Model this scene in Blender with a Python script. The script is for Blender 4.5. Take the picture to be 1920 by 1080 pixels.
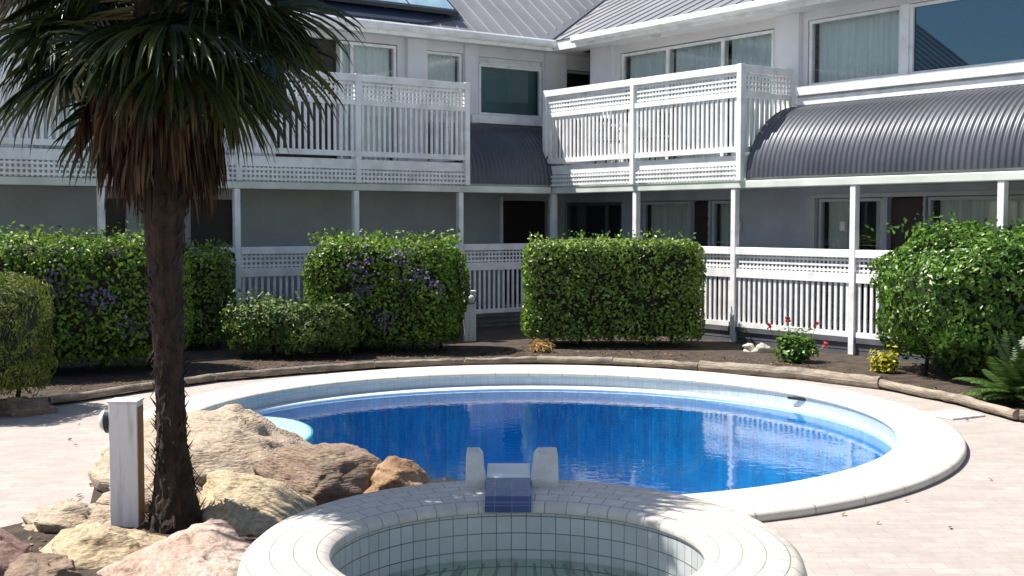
import bpy, bmesh, math, random
import numpy as np
from mathutils import Vector, Matrix, noise
for o in list(bpy.data.objects): bpy.data.objects.remove(o, do_unlink=True)
S = bpy.context.scene; C = S.collection
R = math.radians
random.seed(7); rng = np.random.default_rng(7)

# ------------------------------------------------------------ camera, sky, sun, exposure
cd = bpy.data.cameras.new('camera'); cam = bpy.data.objects.new('camera', cd); C.objects.link(cam)
cam.location = (0, 0, 2.0)
cam.rotation_euler = (R(90) - math.atan(125/2310), 0, 0)
cd.sensor_width = 36; cd.lens = 2310*36/1920; cd.clip_end = 2000; cd.clip_start = .05
S.camera = cam
S.render.resolution_x = 1024; S.render.resolution_y = 576
SUN = Vector((-.968, .25, 1.60)).normalized()
el = math.asin(SUN.z); az = math.atan2(SUN.x, SUN.y)
w = bpy.data.worlds.new('World'); S.world = w; w.use_nodes = True
nt = w.node_tree; bg = nt.nodes['Background']
sky = nt.nodes.new('ShaderNodeTexSky'); sky.sky_type = 'NISHITA'; sky.sun_disc = False
sky.sun_elevation = el; sky.sun_rotation = az % (2*math.pi)
tc = nt.nodes.new('ShaderNodeTexCoord'); mp = nt.nodes.new('ShaderNodeMapping'); mp.inputs['Scale'].default_value = (1.6, 1.6, 4.5)
cn = nt.nodes.new('ShaderNodeTexNoise'); cn.inputs['Scale'].default_value = 2.2; cn.inputs['Detail'].default_value = 7
cr = nt.nodes.new('ShaderNodeValToRGB'); cr.color_ramp.elements[0].position = .57; cr.color_ramp.elements[1].position = .74
mx = nt.nodes.new('ShaderNodeMixRGB'); mx.inputs[2].default_value = (7, 7.3, 7.8, 1)
nt.links.new(tc.outputs['Generated'], mp.inputs[0]); nt.links.new(mp.outputs[0], cn.inputs['Vector'])
nt.links.new(cn.outputs['Fac'], cr.inputs[0]); nt.links.new(cr.outputs[0], mx.inputs[0])
nt.links.new(sky.outputs[0], mx.inputs[1]); nt.links.new(mx.outputs[0], bg.inputs[0])
bg.inputs[1].default_value = .072
sd = bpy.data.lights.new('sun', 'SUN'); sd.energy = 5.0; sd.angle = R(.5); sd.color = (1, .95, .88)
so = bpy.data.objects.new('sun', sd); C.objects.link(so); so.rotation_euler = SUN.to_track_quat('Z', 'Y').to_euler(); so.location = (-20, 5, 30)
S.view_settings.view_transform = 'Standard'; S.view_settings.look = 'None'
S.view_settings.exposure = .95; S.view_settings.gamma = 1

# ------------------------------------------------------------ materials
def nodes(m): return m.node_tree.nodes, m.node_tree.links
def mat(name, c1, c2=None, rough=.6, scale=6, bump=0, bscale=None, coord='Object', stretch=(1,1,1), metal=0, spec=.5, detail=5, lo=.35, hi=.65, coat=0):
    m = bpy.data.materials.new(name); m.use_nodes = True; N, L = nodes(m); b = N['Principled BSDF']
    b.inputs['Roughness'].default_value = rough; b.inputs['Metallic'].default_value = metal
    b.inputs['Specular IOR Level'].default_value = spec; b.inputs['Coat Weight'].default_value = coat
    b.inputs['Base Color'].default_value = (*c1, 1)
    t = N.new('ShaderNodeTexCoord'); mp = N.new('ShaderNodeMapping'); mp.inputs['Scale'].default_value = stretch
    L.new(t.outputs[coord], mp.inputs[0]); m['mp'] = mp.name
    if c2:
        n = N.new('ShaderNodeTexNoise'); n.inputs['Scale'].default_value = scale; n.inputs['Detail'].default_value = detail
        r = N.new('ShaderNodeValToRGB'); r.name = 'ramp'
        r.color_ramp.elements[0].position = lo; r.color_ramp.elements[1].position = hi
        r.color_ramp.elements[0].color = (*c1, 1); r.color_ramp.elements[1].color = (*c2, 1)
        L.new(mp.outputs[0], n.inputs['Vector']); L.new(n.outputs['Fac'], r.inputs[0]); L.new(r.outputs[0], b.inputs['Base Color'])
    if bump:
        n = N.new('ShaderNodeTexNoise'); n.inputs['Scale'].default_value = bscale or scale*3; n.inputs['Detail'].default_value = 6
        bp = N.new('ShaderNodeBump'); bp.inputs['Strength'].default_value = bump; bp.inputs['Distance'].default_value = .02
        L.new(mp.outputs[0], n.inputs['Vector']); L.new(n.outputs['Fac'], bp.inputs['Height']); L.new(bp.outputs[0], b.inputs['Normal'])
    return m
def tile(name, c1, c2, grout, bw, bh, mortar, coord='UV', offset=0, rough=.35, bump=.4, stain=None, nscale=2.5, freq=2):
    m = bpy.data.materials.new(name); m.use_nodes = True; N, L = nodes(m); b = N['Principled BSDF']
    b.inputs['Roughness'].default_value = rough
    t = N.new('ShaderNodeTexCoord'); k = N.new('ShaderNodeTexBrick')
    k.offset = offset; k.offset_frequency = freq; k.squash = 1; k.inputs['Scale'].default_value = 1
    k.inputs['Brick Width'].default_value = bw; k.inputs['Row Height'].default_value = bh
    k.inputs['Mortar Size'].default_value = mortar; k.inputs['Mortar Smooth'].default_value = .3; k.inputs['Bias'].default_value = 0
    k.inputs['Color1'].default_value = (*c1, 1); k.inputs['Color2'].default_value = (*c2, 1); k.inputs['Mortar'].default_value = (*grout, 1)
    L.new(t.outputs[coord], k.inputs['Vector'])
    out = k.outputs['Color']
    if stain:
        n = N.new('ShaderNodeTexNoise'); n.inputs['Scale'].default_value = nscale; n.inputs['Detail'].default_value = 8; n.inputs['Roughness'].default_value = .65
        L.new(t.outputs['Object'], n.inputs['Vector'])
        r = N.new('ShaderNodeValToRGB'); r.color_ramp.elements[0].position = .42; r.color_ramp.elements[1].position = .68
        L.new(n.outputs['Fac'], r.inputs[0])
        x = N.new('ShaderNodeMixRGB'); x.inputs[2].default_value = (*stain, 1)
        mm = N.new('ShaderNodeMath'); mm.operation = 'MULTIPLY'; mm.inputs[1].default_value = .6
        L.new(r.outputs[0], mm.inputs[0]); L.new(mm.outputs[0], x.inputs[0]); L.new(out, x.inputs[1]); out = x.outputs[0]
    L.new(out, b.inputs['Base Color'])
    bp = N.new('ShaderNodeBump'); bp.inputs['Strength'].default_value = bump; bp.inputs['Distance'].default_value = .006; bp.invert = True
    n2 = N.new('ShaderNodeTexNoise'); n2.inputs['Scale'].default_value = 60; n2.inputs['Detail'].default_value = 5; L.new(t.outputs['Object'], n2.inputs['Vector'])
    ad = N.new('ShaderNodeMath'); ad.operation = 'MULTIPLY_ADD'; ad.inputs[1].default_value = .35
    L.new(n2.outputs['Fac'], ad.inputs[0]); L.new(k.outputs['Fac'], ad.inputs[2])
    L.new(ad.outputs[0], bp.inputs['Height']); L.new(bp.outputs[0], b.inputs['Normal'])
    return m
def leafmat(name, cols, rough=.5, trans=.25, spec=.4):
    m = bpy.data.materials.new(name); m.use_nodes = True; N, L = nodes(m); b = N['Principled BSDF']; out = N['Material Output']
    g = N.new('ShaderNodeNewGeometry'); r = N.new('ShaderNodeValToRGB'); e = r.color_ramp.elements
    e[0].color = (*cols[0], 1); e[1].color = (*cols[-1], 1)
    for i, c in enumerate(cols[1:-1]): e.new((i+1)/(len(cols)-1)).color = (*c, 1)
    L.new(g.outputs['Random Per Island'], r.inputs[0])
    n = N.new('ShaderNodeTexNoise'); n.inputs['Scale'].default_value = 2.3; t = N.new('ShaderNodeTexCoord'); L.new(t.outputs['Object'], n.inputs['Vector'])
    h = N.new('ShaderNodeHueSaturation'); mr = N.new('ShaderNodeMapRange'); mr.inputs[1].default_value = .3; mr.inputs[2].default_value = .7; mr.inputs[3].default_value = .65; mr.inputs[4].default_value = 1.35
    L.new(n.outputs['Fac'], mr.inputs[0]); L.new(mr.outputs[0], h.inputs['Value']); L.new(r.outputs[0], h.inputs['Color'])
    L.new(h.outputs[0], b.inputs['Base Color']); b.inputs['Roughness'].default_value = rough; b.inputs['Specular IOR Level'].default_value = spec
    tr = N.new('ShaderNodeBsdfTranslucent'); L.new(h.outputs[0], tr.inputs[0]); ms = N.new('ShaderNodeMixShader'); ms.inputs[0].default_value = trans
    L.new(b.outputs[0], ms.inputs[1]); L.new(tr.outputs[0], ms.inputs[2]); L.new(ms.outputs[0], out.inputs[0])
    return m
def glassmat(name, tint, refl=.06, gain=1.6, rough=.01, bump=0, glc=(1,1,1)):
    m = bpy.data.materials.new(name); m.use_nodes = True; N, L = nodes(m); out = N['Material Output']; N.remove(N['Principled BSDF'])
    tr = N.new('ShaderNodeBsdfTransparent'); tr.inputs[0].default_value = (*tint, 1)
    gl = N.new('ShaderNodeBsdfGlossy'); gl.inputs['Roughness'].default_value = rough; gl.inputs[0].default_value = (*glc, 1)
    f = N.new('ShaderNodeFresnel'); f.inputs[0].default_value = 1.5 if not bump else 1.33
    mm = N.new('ShaderNodeMath'); mm.operation = 'MULTIPLY_ADD'; mm.inputs[1].default_value = gain; mm.inputs[2].default_value = refl; mm.use_clamp = True
    L.new(f.outputs[0], mm.inputs[0]); ms = N.new('ShaderNodeMixShader'); L.new(mm.outputs[0], ms.inputs[0])
    L.new(tr.outputs[0], ms.inputs[1]); L.new(gl.outputs[0], ms.inputs[2]); L.new(ms.outputs[0], out.inputs[0])
    if bump:
        t = N.new('ShaderNodeTexCoord'); n = N.new('ShaderNodeTexNoise'); n.inputs['Scale'].default_value = 9; n.inputs['Detail'].default_value = 3
        n2 = N.new('ShaderNodeTexNoise'); n2.inputs['Scale'].default_value = 22; n2.inputs['Detail'].default_value = 2
        ad = N.new('ShaderNodeMath'); ad.operation = 'MULTIPLY_ADD'; ad.inputs[1].default_value = .25
        L.new(t.outputs['Object'], n.inputs['Vector']); L.new(t.outputs['Object'], n2.inputs['Vector'])
        L.new(n2.outputs['Fac'], ad.inputs[0]); L.new(n.outputs['Fac'], ad.inputs[2])
        bp = N.new('ShaderNodeBump'); bp.inputs['Strength'].default_value = bump; bp.inputs['Distance'].default_value = .02
        L.new(ad.outputs[0], bp.inputs['Height']); L.new(bp.outputs[0], gl.inputs['Normal'])
    return m
M = {}
M['white'] = mat('white_paint', (.66,.66,.655), (.84,.84,.84), .45, 4, .12, 30, lo=.3, hi=.55, detail=8)
M['trimgreen'] = mat('weathered_white_paint', (.50,.54,.48), (.70,.72,.68), .45, 1.2, .05, 20)
M['wallwhite'] = mat('painted_wall', (.62,.62,.64), (.72,.72,.73), .6, 1.2, .05, 25)
M['siding'] = mat('grey_siding', (.33,.355,.42), (.40,.43,.49), .6, 2, .1, 20)
M['sidingL'] = mat('grey_render', (.36,.38,.41), (.43,.45,.47), .7, 1.5, .1, 20)
M['skirt'] = mat('dark_grey_boards', (.07,.075,.09), (.12,.125,.14), .6, 3, .1, 20)
M['roof'] = mat('roof_steel', (.19,.19,.205), (.25,.25,.265), .42, .7, 0, metal=.15, stretch=(1,1,1))
M['awning'] = mat('awning_steel', (.058,.062,.078), (.085,.09,.108), .38, .8, 0, metal=.25)
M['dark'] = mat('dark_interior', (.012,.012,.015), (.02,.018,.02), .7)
M['door'] = mat('dark_door', (.018,.010,.010), (.03,.016,.014), .5)
M['curtain'] = mat('curtain_cloth', (.72,.76,.75), (.82,.85,.83), .9, 3, stretch=(4,4,.3))
M['curtaind'] = mat('beige_curtain_cloth', (.56,.56,.50), (.66,.66,.60), .9, 3, stretch=(4,4,.3))
M['blind'] = mat('teal_blind', (.07,.15,.165), (.09,.18,.19), .7, 1)
M['navy'] = mat('navy_blind_and_roof_shade', (.012,.018,.04), (.02,.03,.06), .5, 1)
M['glass'] = glassmat('window_glass', (.88,.95,.96), .02, 1.2)
M['glassblue'] = glassmat('reflective_glass', (.10,.16,.2), .10, 1.3, glc=(.45,.75,1))
M['tileint'] = tile('spa_wall_tile', (.46,.48,.48), (.54,.555,.55), (.10,.11,.12), .1, .1, .0035, stain=(.40,.41,.36), nscale=3)
M['tilerim'] = tile('spa_rim_tile', (.52,.48,.42), (.61,.57,.51), (.22,.20,.19), .15, .115, .004, offset=.5, stain=(.42,.38,.34), nscale=7, rough=.5)
M['coping'] = tile('coping_concrete', (.52,.485,.43), (.56,.525,.46), (.27,.235,.20), .45, 2.0, .006, rough=.75, stain=(.44,.39,.33), nscale=5, bump=.5)
M['pooltile'] = tile('waterline_tile', (.36,.43,.48), (.41,.48,.53), (.27,.33,.38), .1, .1, .003)
M['ledge'] = tile('ledge_tile', (.62,.68,.72), (.67,.73,.76), (.5,.56,.6), .1, .1, .003)
M['mosaic'] = tile('blue_mosaic', (.003,.24,.50), (.015,.34,.62), (.05,.40,.62), .1, .1, .004, coord='Object', rough=.4, stain=(.0,.13,.34), nscale=4.5)
M['step'] = mat('pale_pool_step', (.25,.38,.41), (.31,.44,.47), .5, 2)
M['paving'] = tile('clay_paving', (.325,.285,.26), (.375,.335,.305), (.295,.255,.23), .23, .115, .004, coord='Object', offset=.5, rough=.85, stain=(.265,.225,.20), nscale=5.5, bump=.35)
M['soil'] = mat('garden_soil', (.022,.015,.011), (.07,.046,.031), .95, 5, .9, 40)
M['grass'] = mat('outer_lawn', (.05,.09,.02), (.09,.13,.03), .9, 3, .5, 40)
M['log'] = mat('weathered_log', (.15,.12,.09), (.31,.26,.20), .85, 4, .8, 18, stretch=(1,1,4))
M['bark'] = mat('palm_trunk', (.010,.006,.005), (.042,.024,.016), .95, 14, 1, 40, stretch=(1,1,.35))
M['dead'] = leafmat('dead_palm_leaf', [(.012,.007,.005),(.028,.014,.009),(.05,.026,.015),(.14,.09,.055)], .8, .15, .2)
M['palm'] = leafmat('palm_leaf', [(.006,.013,.004),(.013,.025,.007),(.026,.042,.009),(.085,.085,.02)], .36, .08, .5)
M['stalk'] = mat('leaf_stalk', (.10,.13,.03), (.14,.12,.04), .5)
M['hedge'] = leafmat('box_hedge_leaf', [(.045,.095,.015),(.10,.185,.025),(.18,.28,.035),(.33,.43,.10)], .32, .3)
M['hedge2'] = leafmat('purple_hedge_leaf', [(.03,.07,.01),(.075,.16,.015),(.15,.26,.02),(.24,.36,.035)], .45, .38)
M['shrub'] = leafmat('shrub_leaf', [(.03,.065,.012),(.06,.12,.018),(.10,.17,.025),(.15,.16,.035)], .5, .2)
M['bush'] = leafmat('big_bush_leaf', [(.025,.075,.012),(.06,.145,.02),(.10,.20,.025),(.17,.28,.04)], .35, .28)
M['gold'] = leafmat('conifer_leaf', [(.06,.10,.015),(.11,.16,.02),(.18,.22,.03),(.26,.24,.04)], .6, .3)
M['yellow'] = leafmat('yellow_leaf', [(.30,.32,.02),(.45,.42,.03),(.55,.50,.05)], .5, .3)
M['fern'] = leafmat('fern_leaf', [(.025,.06,.015),(.05,.10,.02),(.11,.17,.04)], .35, .2)
M['purple'] = leafmat('purple_petal', [(.07,.05,.12),(.13,.09,.19),(.20,.15,.27)], .6, .3)
M['red'] = leafmat('red_petal', [(.6,.03,.03),(.8,.06,.08)], .6, .3)
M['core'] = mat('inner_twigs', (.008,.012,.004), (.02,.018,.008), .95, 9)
M['straw'] = leafmat('dry_grass', [(.45,.28,.10),(.6,.4,.15),(.5,.36,.2)], .8, .2)
M['postwhite'] = mat('bollard_paint', (.52,.51,.50), (.74,.74,.75), .5, 5, .35, 18, stretch=(4,4,.5), lo=.3, hi=.5, detail=9)
M['wood'] = mat('peeling_timber', (.22,.11,.045), (.42,.25,.11), .8, 4, .5, 20, stretch=(6,6,.6))
M['doorb'] = mat('brown_blind', (.035,.014,.012), (.05,.02,.017), .8, 2)
M['black'] = mat('black_plastic', (.02,.02,.025), None, .4)
M['lens'] = mat('lamp_lens', (.55,.57,.55), (.65,.66,.62), .25, 5)
M['metal'] = mat('dark_metal', (.03,.03,.03), None, .5, metal=.3)
M['chute'] = tile('chute_tile', (.03,.045,.13), (.045,.065,.17), (.10,.13,.22), .1, .05, .003, rough=.12)
M['panel'] = mat('collector_glass', (.22,.36,.44), (.33,.48,.55), .12, 3, spec=.8)
M['stone'] = mat('pale_stone', (.5,.46,.38), (.62,.57,.48), .9, 8, .5, 30)
M['cheek'] = mat('cheek_stone', (.60,.57,.50), (.72,.69,.62), .8, 9, .5, 40)
M['plasticw'] = mat('white_plastic', (.78,.78,.76), None, .4)
def rockmat(name, cols, strata=(1,1,5), sc=3.2):
    cols = [tuple(x*.70 for x in c) for c in cols]
    m = mat(name, cols[0], cols[-1], .85, sc, 1.0, 16, stretch=strata, lo=.25, hi=.75, detail=9)
    r = m.node_tree.nodes['ramp'].color_ramp; N, L = nodes(m)
    t = [n for n in N if n.type == 'TEX_COORD'][0]; v = N.new('ShaderNodeTexNoise'); v.inputs['Scale'].default_value = 34; v.inputs['Detail'].default_value = 6; v.inputs['Roughness'].default_value = .7
    L.new(t.outputs['Object'], v.inputs['Vector']); q = N.new('ShaderNodeValToRGB'); q.color_ramp.elements[0].position = .36; q.color_ramp.elements[1].position = .60; q.color_ramp.elements[0].color = (.45,.42,.40,1); q.color_ramp.elements[1].color = (1.1,1.08,1.05,1)
    L.new(v.outputs['Fac'], q.inputs[0]); x = N.new('ShaderNodeMixRGB'); x.blend_type = 'MULTIPLY'; x.inputs[0].default_value = .75
    L.new(N['ramp'].outputs[0], x.inputs[1]); L.new(q.outputs[0], x.inputs[2]); L.new(x.outputs[0], N['Principled BSDF'].inputs['Base Color'])
    for i, c in enumerate(cols[1:-1]): r.elements.new(.25+.5*(i+1)/(len(cols)-1)).color = (*c, 1)
    return m
M['rock_tan'] = rockmat('tan_sandstone', [(.32,.24,.17),(.52,.40,.28),(.62,.50,.37),(.48,.40,.31),(.68,.57,.44)])
M['rock_brown'] = rockmat('brown_sandstone', [(.15,.105,.075),(.27,.19,.135),(.37,.27,.19),(.44,.34,.25)])
M['rock_orange'] = rockmat('orange_sandstone', [(.20,.10,.05),(.42,.25,.13),(.50,.34,.20),(.38,.24,.14)], (1,1,2))
M['rock_yellow'] = rockmat('yellow_sandstone', [(.38,.26,.14),(.58,.46,.29),(.66,.54,.36),(.50,.34,.20)], (1,1,4))
M['rock_pink'] = rockmat('pink_sandstone', [(.45,.28,.20),(.62,.43,.34),(.70,.54,.45),(.78,.66,.57)], (1,1,1.5), 2.2)
M['rock_plum'] = rockmat('plum_rock', [(.13,.07,.06),(.24,.14,.12),(.30,.19,.16),(.2,.12,.1)], (1,1,1.5))

# ------------------------------------------------------------ helpers
def link(o, parent=None):
    C.objects.link(o)
    if parent is not None: o.parent = parent
    return o
def tag(o, label=None, cat=None, group=None, kind=None):
    if label: o['label'] = label
    if cat: o['category'] = cat
    if group: o['group'] = group
    if kind: o['kind'] = kind
    return o
def empty(name, loc=(0,0,0), rz=0, label=None, cat=None, group=None):
    o = bpy.data.objects.new(name, None); C.objects.link(o); o.location = loc; o.rotation_euler = (0,0,rz); o.empty_display_size = .2
    return tag(o, label, cat, group)
class MB:
    def __init__(s): s.v = []; s.f = []; s.uv = None
    def add(s, vs, fs):
        n = len(s.v); s.v += [tuple(p) for p in vs]; s.f += [tuple(i+n for i in f) for f in fs]; return s
    def box(s, x0, x1, y0, y1, z0, z1):
        return s.add([(x0,y0,z0),(x1,y0,z0),(x1,y1,z0),(x0,y1,z0),(x0,y0,z1),(x1,y0,z1),(x1,y1,z1),(x0,y1,z1)],
            [(0,3,2,1),(4,5,6,7),(0,1,5,4),(1,2,6,5),(2,3,7,6),(3,0,4,7)])
    def tube(s, pts, rad, n=8, cap=True):
        pts = [Vector(p) for p in pts]; rad = rad if isinstance(rad, (list,tuple)) else [rad]*len(pts); vs = []
        for i, p in enumerate(pts):
            d = (pts[min(i+1,len(pts)-1)]-pts[max(i-1,0)]).normalized()
            a = d.cross(Vector((0,0,1)) if abs(d.z) < .9 else Vector((1,0,0))).normalized(); b = d.cross(a)
            vs += [p+(a*math.cos(2*math.pi*k/n)+b*math.sin(2*math.pi*k/n))*rad[i] for k in range(n)]
        fs = [(i*n+k, i*n+(k+1)%n, (i+1)*n+(k+1)%n, (i+1)*n+k) for i in range(len(pts)-1) for k in range(n)]
        if cap: fs += [tuple(range(n)), tuple(range((len(pts)-1)*n, len(pts)*n))]
        return s.add(vs, fs)
    def prism(s, prof, x0, x1):      # prof in (y,z)
        n = len(prof)
        return s.add([(x0,y,z) for y,z in prof]+[(x1,y,z) for y,z in prof], [(i,(i+1)%n,n+(i+1)%n,n+i) for i in range(n)]+[tuple(range(n))[::-1], tuple(range(n,2*n))])
    def build(s, name, m, parent=None, smooth=False, bevel=0, loc=None, flip=True):
        me = bpy.data.meshes.new(name); me.from_pydata(s.v, [], s.f); me.materials.append(m)
        if s.uv:
            ul = me.uv_layers.new(name='UVMap')
            for l in me.loops: ul.data[l.index].uv = s.uv[l.vertex_index]
        if flip: bm = bmesh.new(); bm.from_mesh(me); bmesh.ops.recalc_face_normals(bm, faces=bm.faces); bm.to_mesh(me); bm.free()
        o = link(bpy.data.objects.new(name, me), parent)
        if smooth:
            for p in me.polygons: p.use_smooth = True
        if bevel:
            b = o.modifiers.new('bevel', 'BEVEL'); b.width = bevel; b.segments = 2; b.limit_method = 'ANGLE'
        if loc: o.location = loc
        return o
def fast_mesh(name, verts, faces_n, m, parent=None, smooth=False):
    """verts: (N*k,3) array, each k consecutive verts = one leaf of k=4 -> two triangles folded on the midrib"""
    n = len(verts)//4
    me = bpy.data.meshes.new(name); me.vertices.add(len(verts)); me.vertices.foreach_set('co', verts.astype(np.float32).ravel())
    i = np.arange(n)*4; tri = np.stack([i,i+1,i+2,i,i+2,i+3],1).ravel()
    me.loops.add(len(tri)); me.loops.foreach_set('vertex_index', tri)
    me.polygons.add(2*n); me.polygons.foreach_set('loop_start', np.arange(2*n)*3); me.polygons.foreach_set('loop_total', np.full(2*n,3))
    me.materials.append(m); me.update(calc_edges=True); me.validate()
    return link(bpy.data.objects.new(name, me), parent)
def unit(a): return a/np.maximum(np.linalg.norm(a, axis=-1, keepdims=True), 1e-6)
def leaves(P, Nrm, size, aspect=.5, spread=.9, up=0., jit=.35, fold=.25):
    """folded diamond leaves at P, facing roughly Nrm"""
    n = len(P); nn = unit(Nrm + rng.normal(0, spread*.5, (n,3)))
    t = rng.normal(0, 1, (n,3)) + np.array([0,0,up]); t = unit(t - nn*np.sum(t*nn,1,keepdims=True)); b = np.cross(nn, t)
    L = size*(1+rng.uniform(-jit, jit, (n,1))); W = L*aspect
    v = np.stack([P - t*L*.5, P + b*W*.5 + nn*L*fold*.3, P + t*L*.5, P - b*W*.5 + nn*L*fold*.3], 1)
    return v.reshape(-1,3)
def n3(p, f, seed=0): return noise.noise(Vector((p[0]*f+seed, p[1]*f-seed*.7, p[2]*f+seed*1.3)))
def shell_points(n, half, power, lump, freq, seed, bottom=.15, depth=.14):
    hx, hy, hz = half
    A = np.array([hy*hz, hy*hz, hx*hz, hx*hz, hx*hy, hx*hy*bottom]); f = rng.choice(6, n, p=A/A.sum())
    q = rng.uniform(-1, 1, (n,3)); ax = f//2; sg = np.where(f%2==0, 1, -1)
    # faces: 0 +x,1 -x,2 +y,3 -y,4 +z,5 -z
    q[np.arange(n), ax] = sg
    nrm = (np.abs(q)**power).sum(1)**(1/power); q = q/nrm[:,None]
    N = unit(np.sign(q)*np.abs(q)**(power-1)/np.array(half))
    P = q*np.array(half)
    l = np.array([n3(p, freq, seed)+.5*n3(p, freq*2.7, seed+9) for p in P])
    P = P*(1+0*l[:,None]) + N*(l[:,None]*lump) - N*(rng.random((n,1))**2*depth)
    return P, N
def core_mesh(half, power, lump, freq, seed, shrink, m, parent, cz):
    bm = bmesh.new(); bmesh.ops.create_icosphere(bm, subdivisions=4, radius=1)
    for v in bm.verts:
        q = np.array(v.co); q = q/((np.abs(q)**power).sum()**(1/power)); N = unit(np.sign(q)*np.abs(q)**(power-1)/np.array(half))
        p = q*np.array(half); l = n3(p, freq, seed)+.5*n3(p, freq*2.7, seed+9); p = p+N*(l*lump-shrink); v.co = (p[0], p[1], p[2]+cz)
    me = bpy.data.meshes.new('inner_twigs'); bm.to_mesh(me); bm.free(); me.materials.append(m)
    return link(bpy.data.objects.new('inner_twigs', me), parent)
def hedge(name, label, cat, loc, dims, rz, n, size, m, power=7, lump=.06, freq=1.6, seed=1, aspect=.55, spread=1, shoots=0, group=None, shrink=.13, gap=.06, flowers=None, up=0.):
    r = empty(name, loc, rz, label, cat, group)
    half = (dims[0]/2, dims[1]/2, dims[2]/2); cz = dims[2]/2+gap
    P, N = shell_points(n, half, power, lump, freq, seed)
    if shoots:
        k = shoots; Q = np.stack([rng.uniform(-half[0], half[0], k)*.95, rng.uniform(-half[1], half[1], k)*.9, np.full(k, half[2])+rng.random(k)**3*.16], 1)
        l = np.array([n3(p, freq, seed)+.5*n3(p, freq*2.7, seed+9) for p in Q]); Q[:,2] += l*lump
        P = np.concatenate([P, Q]); N = np.concatenate([N, np.tile([[.2,-.6,.5]], (k,1))])
    P[:,2] += cz; pn = np.array([n3(p, 3.4, seed+3)+.6*n3(p, 8, seed+5) for p in P]); keep = (P[:,2] > .03) & ~((pn > .34) & (rng.random(len(P)) < .72))
    fast_mesh('leaves', leaves(P[keep], N[keep], size, aspect, spread, up), 4, m, r)
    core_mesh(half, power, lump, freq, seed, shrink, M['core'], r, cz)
    for k in range(5):
        st = MB()
        x = (k/4-.5)*dims[0]*.7; y = random.uniform(-.2,.2)*dims[1]; st.tube([(x,y,0),(x+.03,y,.2),(x+.05,y,dims[2]*.5)], [.03,.025,.02], 6); st.build('stem', M['core'], r)
    if flowers:
        pts = []
        for (fx, fz, cnt, rad) in flowers:
            q = rng.normal(0, rad, (cnt,3)); q[:,1] = -half[1]-.03+rng.uniform(-.05,.05,cnt); q[:,0] += fx; q[:,2] = q[:,2]*.8+fz; fast_mesh('flower_cluster', leaves(q, np.tile([[0,-1,.3]], (len(q),1)), .045, .8, 1), 4, M['purple'], r)
    return r
def ring(name, inner, outer, prof, m, parent=None, seg=128, a0=0, a1=2*math.pi, skip=None, smooth=False):
    """closed ring swept between two ellipses; prof = [(t,z)], t=0 inner curve, 1 outer"""
    def pt(e, a): return Vector((e[0]+e[2]*math.cos(a), e[1]+e[3]*math.sin(a), 0))
    mb = MB(); uv = []; acc = 0; prev = None; closed = skip is None; n = seg+1
    for i in range(n):
        a = a0+(a1-a0)*i/seg; pi, po = pt(inner, a), pt(outer, a); mid = pi.lerp(po, .3)
        if prev is not None: acc += (mid-prev).length
        prev = mid; w_ = (po-pi).length; d = 0; lp = None
        for t, z in prof:
            p = pi.lerp(po, t); p.z = z
            if lp is not None: d += (p-lp).length
            lp = p; mb.v.append(tuple(p)); uv.append((acc, d))
    k = len(prof)
    for i in range(seg):
        if skip and skip(Vector(mb.v[i*k+k//2])): continue
        for j in range(k-1): mb.f.append((i*k+j, (i+1)*k+j, (i+1)*k+j+1, i*k+j+1))
    mb.uv = uv
    return mb.build(name, m, parent, smooth)

# ------------------------------------------------------------ ground, pool, spa
PI_, PO_ = (.2,12.1,3.45,3.62), (.22,12.2,4.0,4.4)
LEDGE = (.22,12.04,3.41,3.42)
SI, SO = (.03,6.17,.95,.95), (.05,6.25,1.42,1.62)
def ell(e, n, off=0): return [(e[0]+(e[2]+off)*math.cos(2*math.pi*i/n), e[1]+(e[3]+off)*math.sin(2*math.pi*i/n)) for i in range(n)]
def inside(e, p, off=0): return ((p[0]-e[0])/(e[2]+off))**2+((p[1]-e[1])/(e[3]+off))**2 < 1
def union_loop(a, b, off):
    pa = [p for p in ell(a, 160, off) if not inside(b, p, off)]; pb = [p for p in ell(b, 120, off) if not inside(a, p, off)]
    c = (.1, 9.5); pts = pa+pb; return sorted(pts, key=lambda p: math.atan2(p[1]-c[1], p[0]-c[0]))
def sheet_with_hole(name, outer, hole, z, m):
    bm = bmesh.new()
    def loop(pts):
        vs = [bm.verts.new((x,y,z)) for x,y in pts]; return [bm.edges.new((vs[i], vs[(i+1)%len(vs)])) for i in range(len(vs))]
    es = loop(outer)+loop(hole); bmesh.ops.triangle_fill(bm, edges=es, use_beauty=True)
    for f in bm.faces:
        if f.normal.z < 0: f.normal_flip()
    me = bpy.data.meshes.new(name); bm.to_mesh(me); bm.free(); me.materials.append(m)
    return tag(link(bpy.data.objects.new(name, me)), kind='structure')
EDGE = [(-7.6,11.9),(-6.1,12.35),(-5.0,13.2),(-4.35,14.3),(-3.7,15.25),(-2.75,16.0),(-1.87,16.6),(-.66,16.95),(.35,17.2),(1.4,16.98),(2.5,16.35),(3.64,15.55),(4.4,14.6),(4.85,13.35),(5.05,12.2),(6.3,11.6),(9,11.2)]
hole = union_loop((PI_[0],PI_[1],PI_[2]+.12,PI_[3]+.12), (SO[0],SO[1],SO[2]-.06,SO[3]-.06), 0)
bx0 = [(-40,-30),(40,-30),(40,35),(-40,35)]
sheet_with_hole('paving', bx0, hole, 0, M['paving'])
g = MB(); n = len(EDGE)
g.add([(x,y,.02) for x,y in EDGE]+[(x*1.0,max(y,0)+16,.02) for x,y in EDGE], [(i,i+1,n+i+1,n+i) for i in range(n-1)])
tag(g.build('garden_bed', M['soil']), kind='structure')
g = MB(); g.add([(-400,-400,-1.6),(400,-400,-1.6),(400,400,-1.6),(-400,400,-1.6)], [(0,1,2,3)]); tag(g.build('ground', M['grass']), kind='structure')

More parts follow.
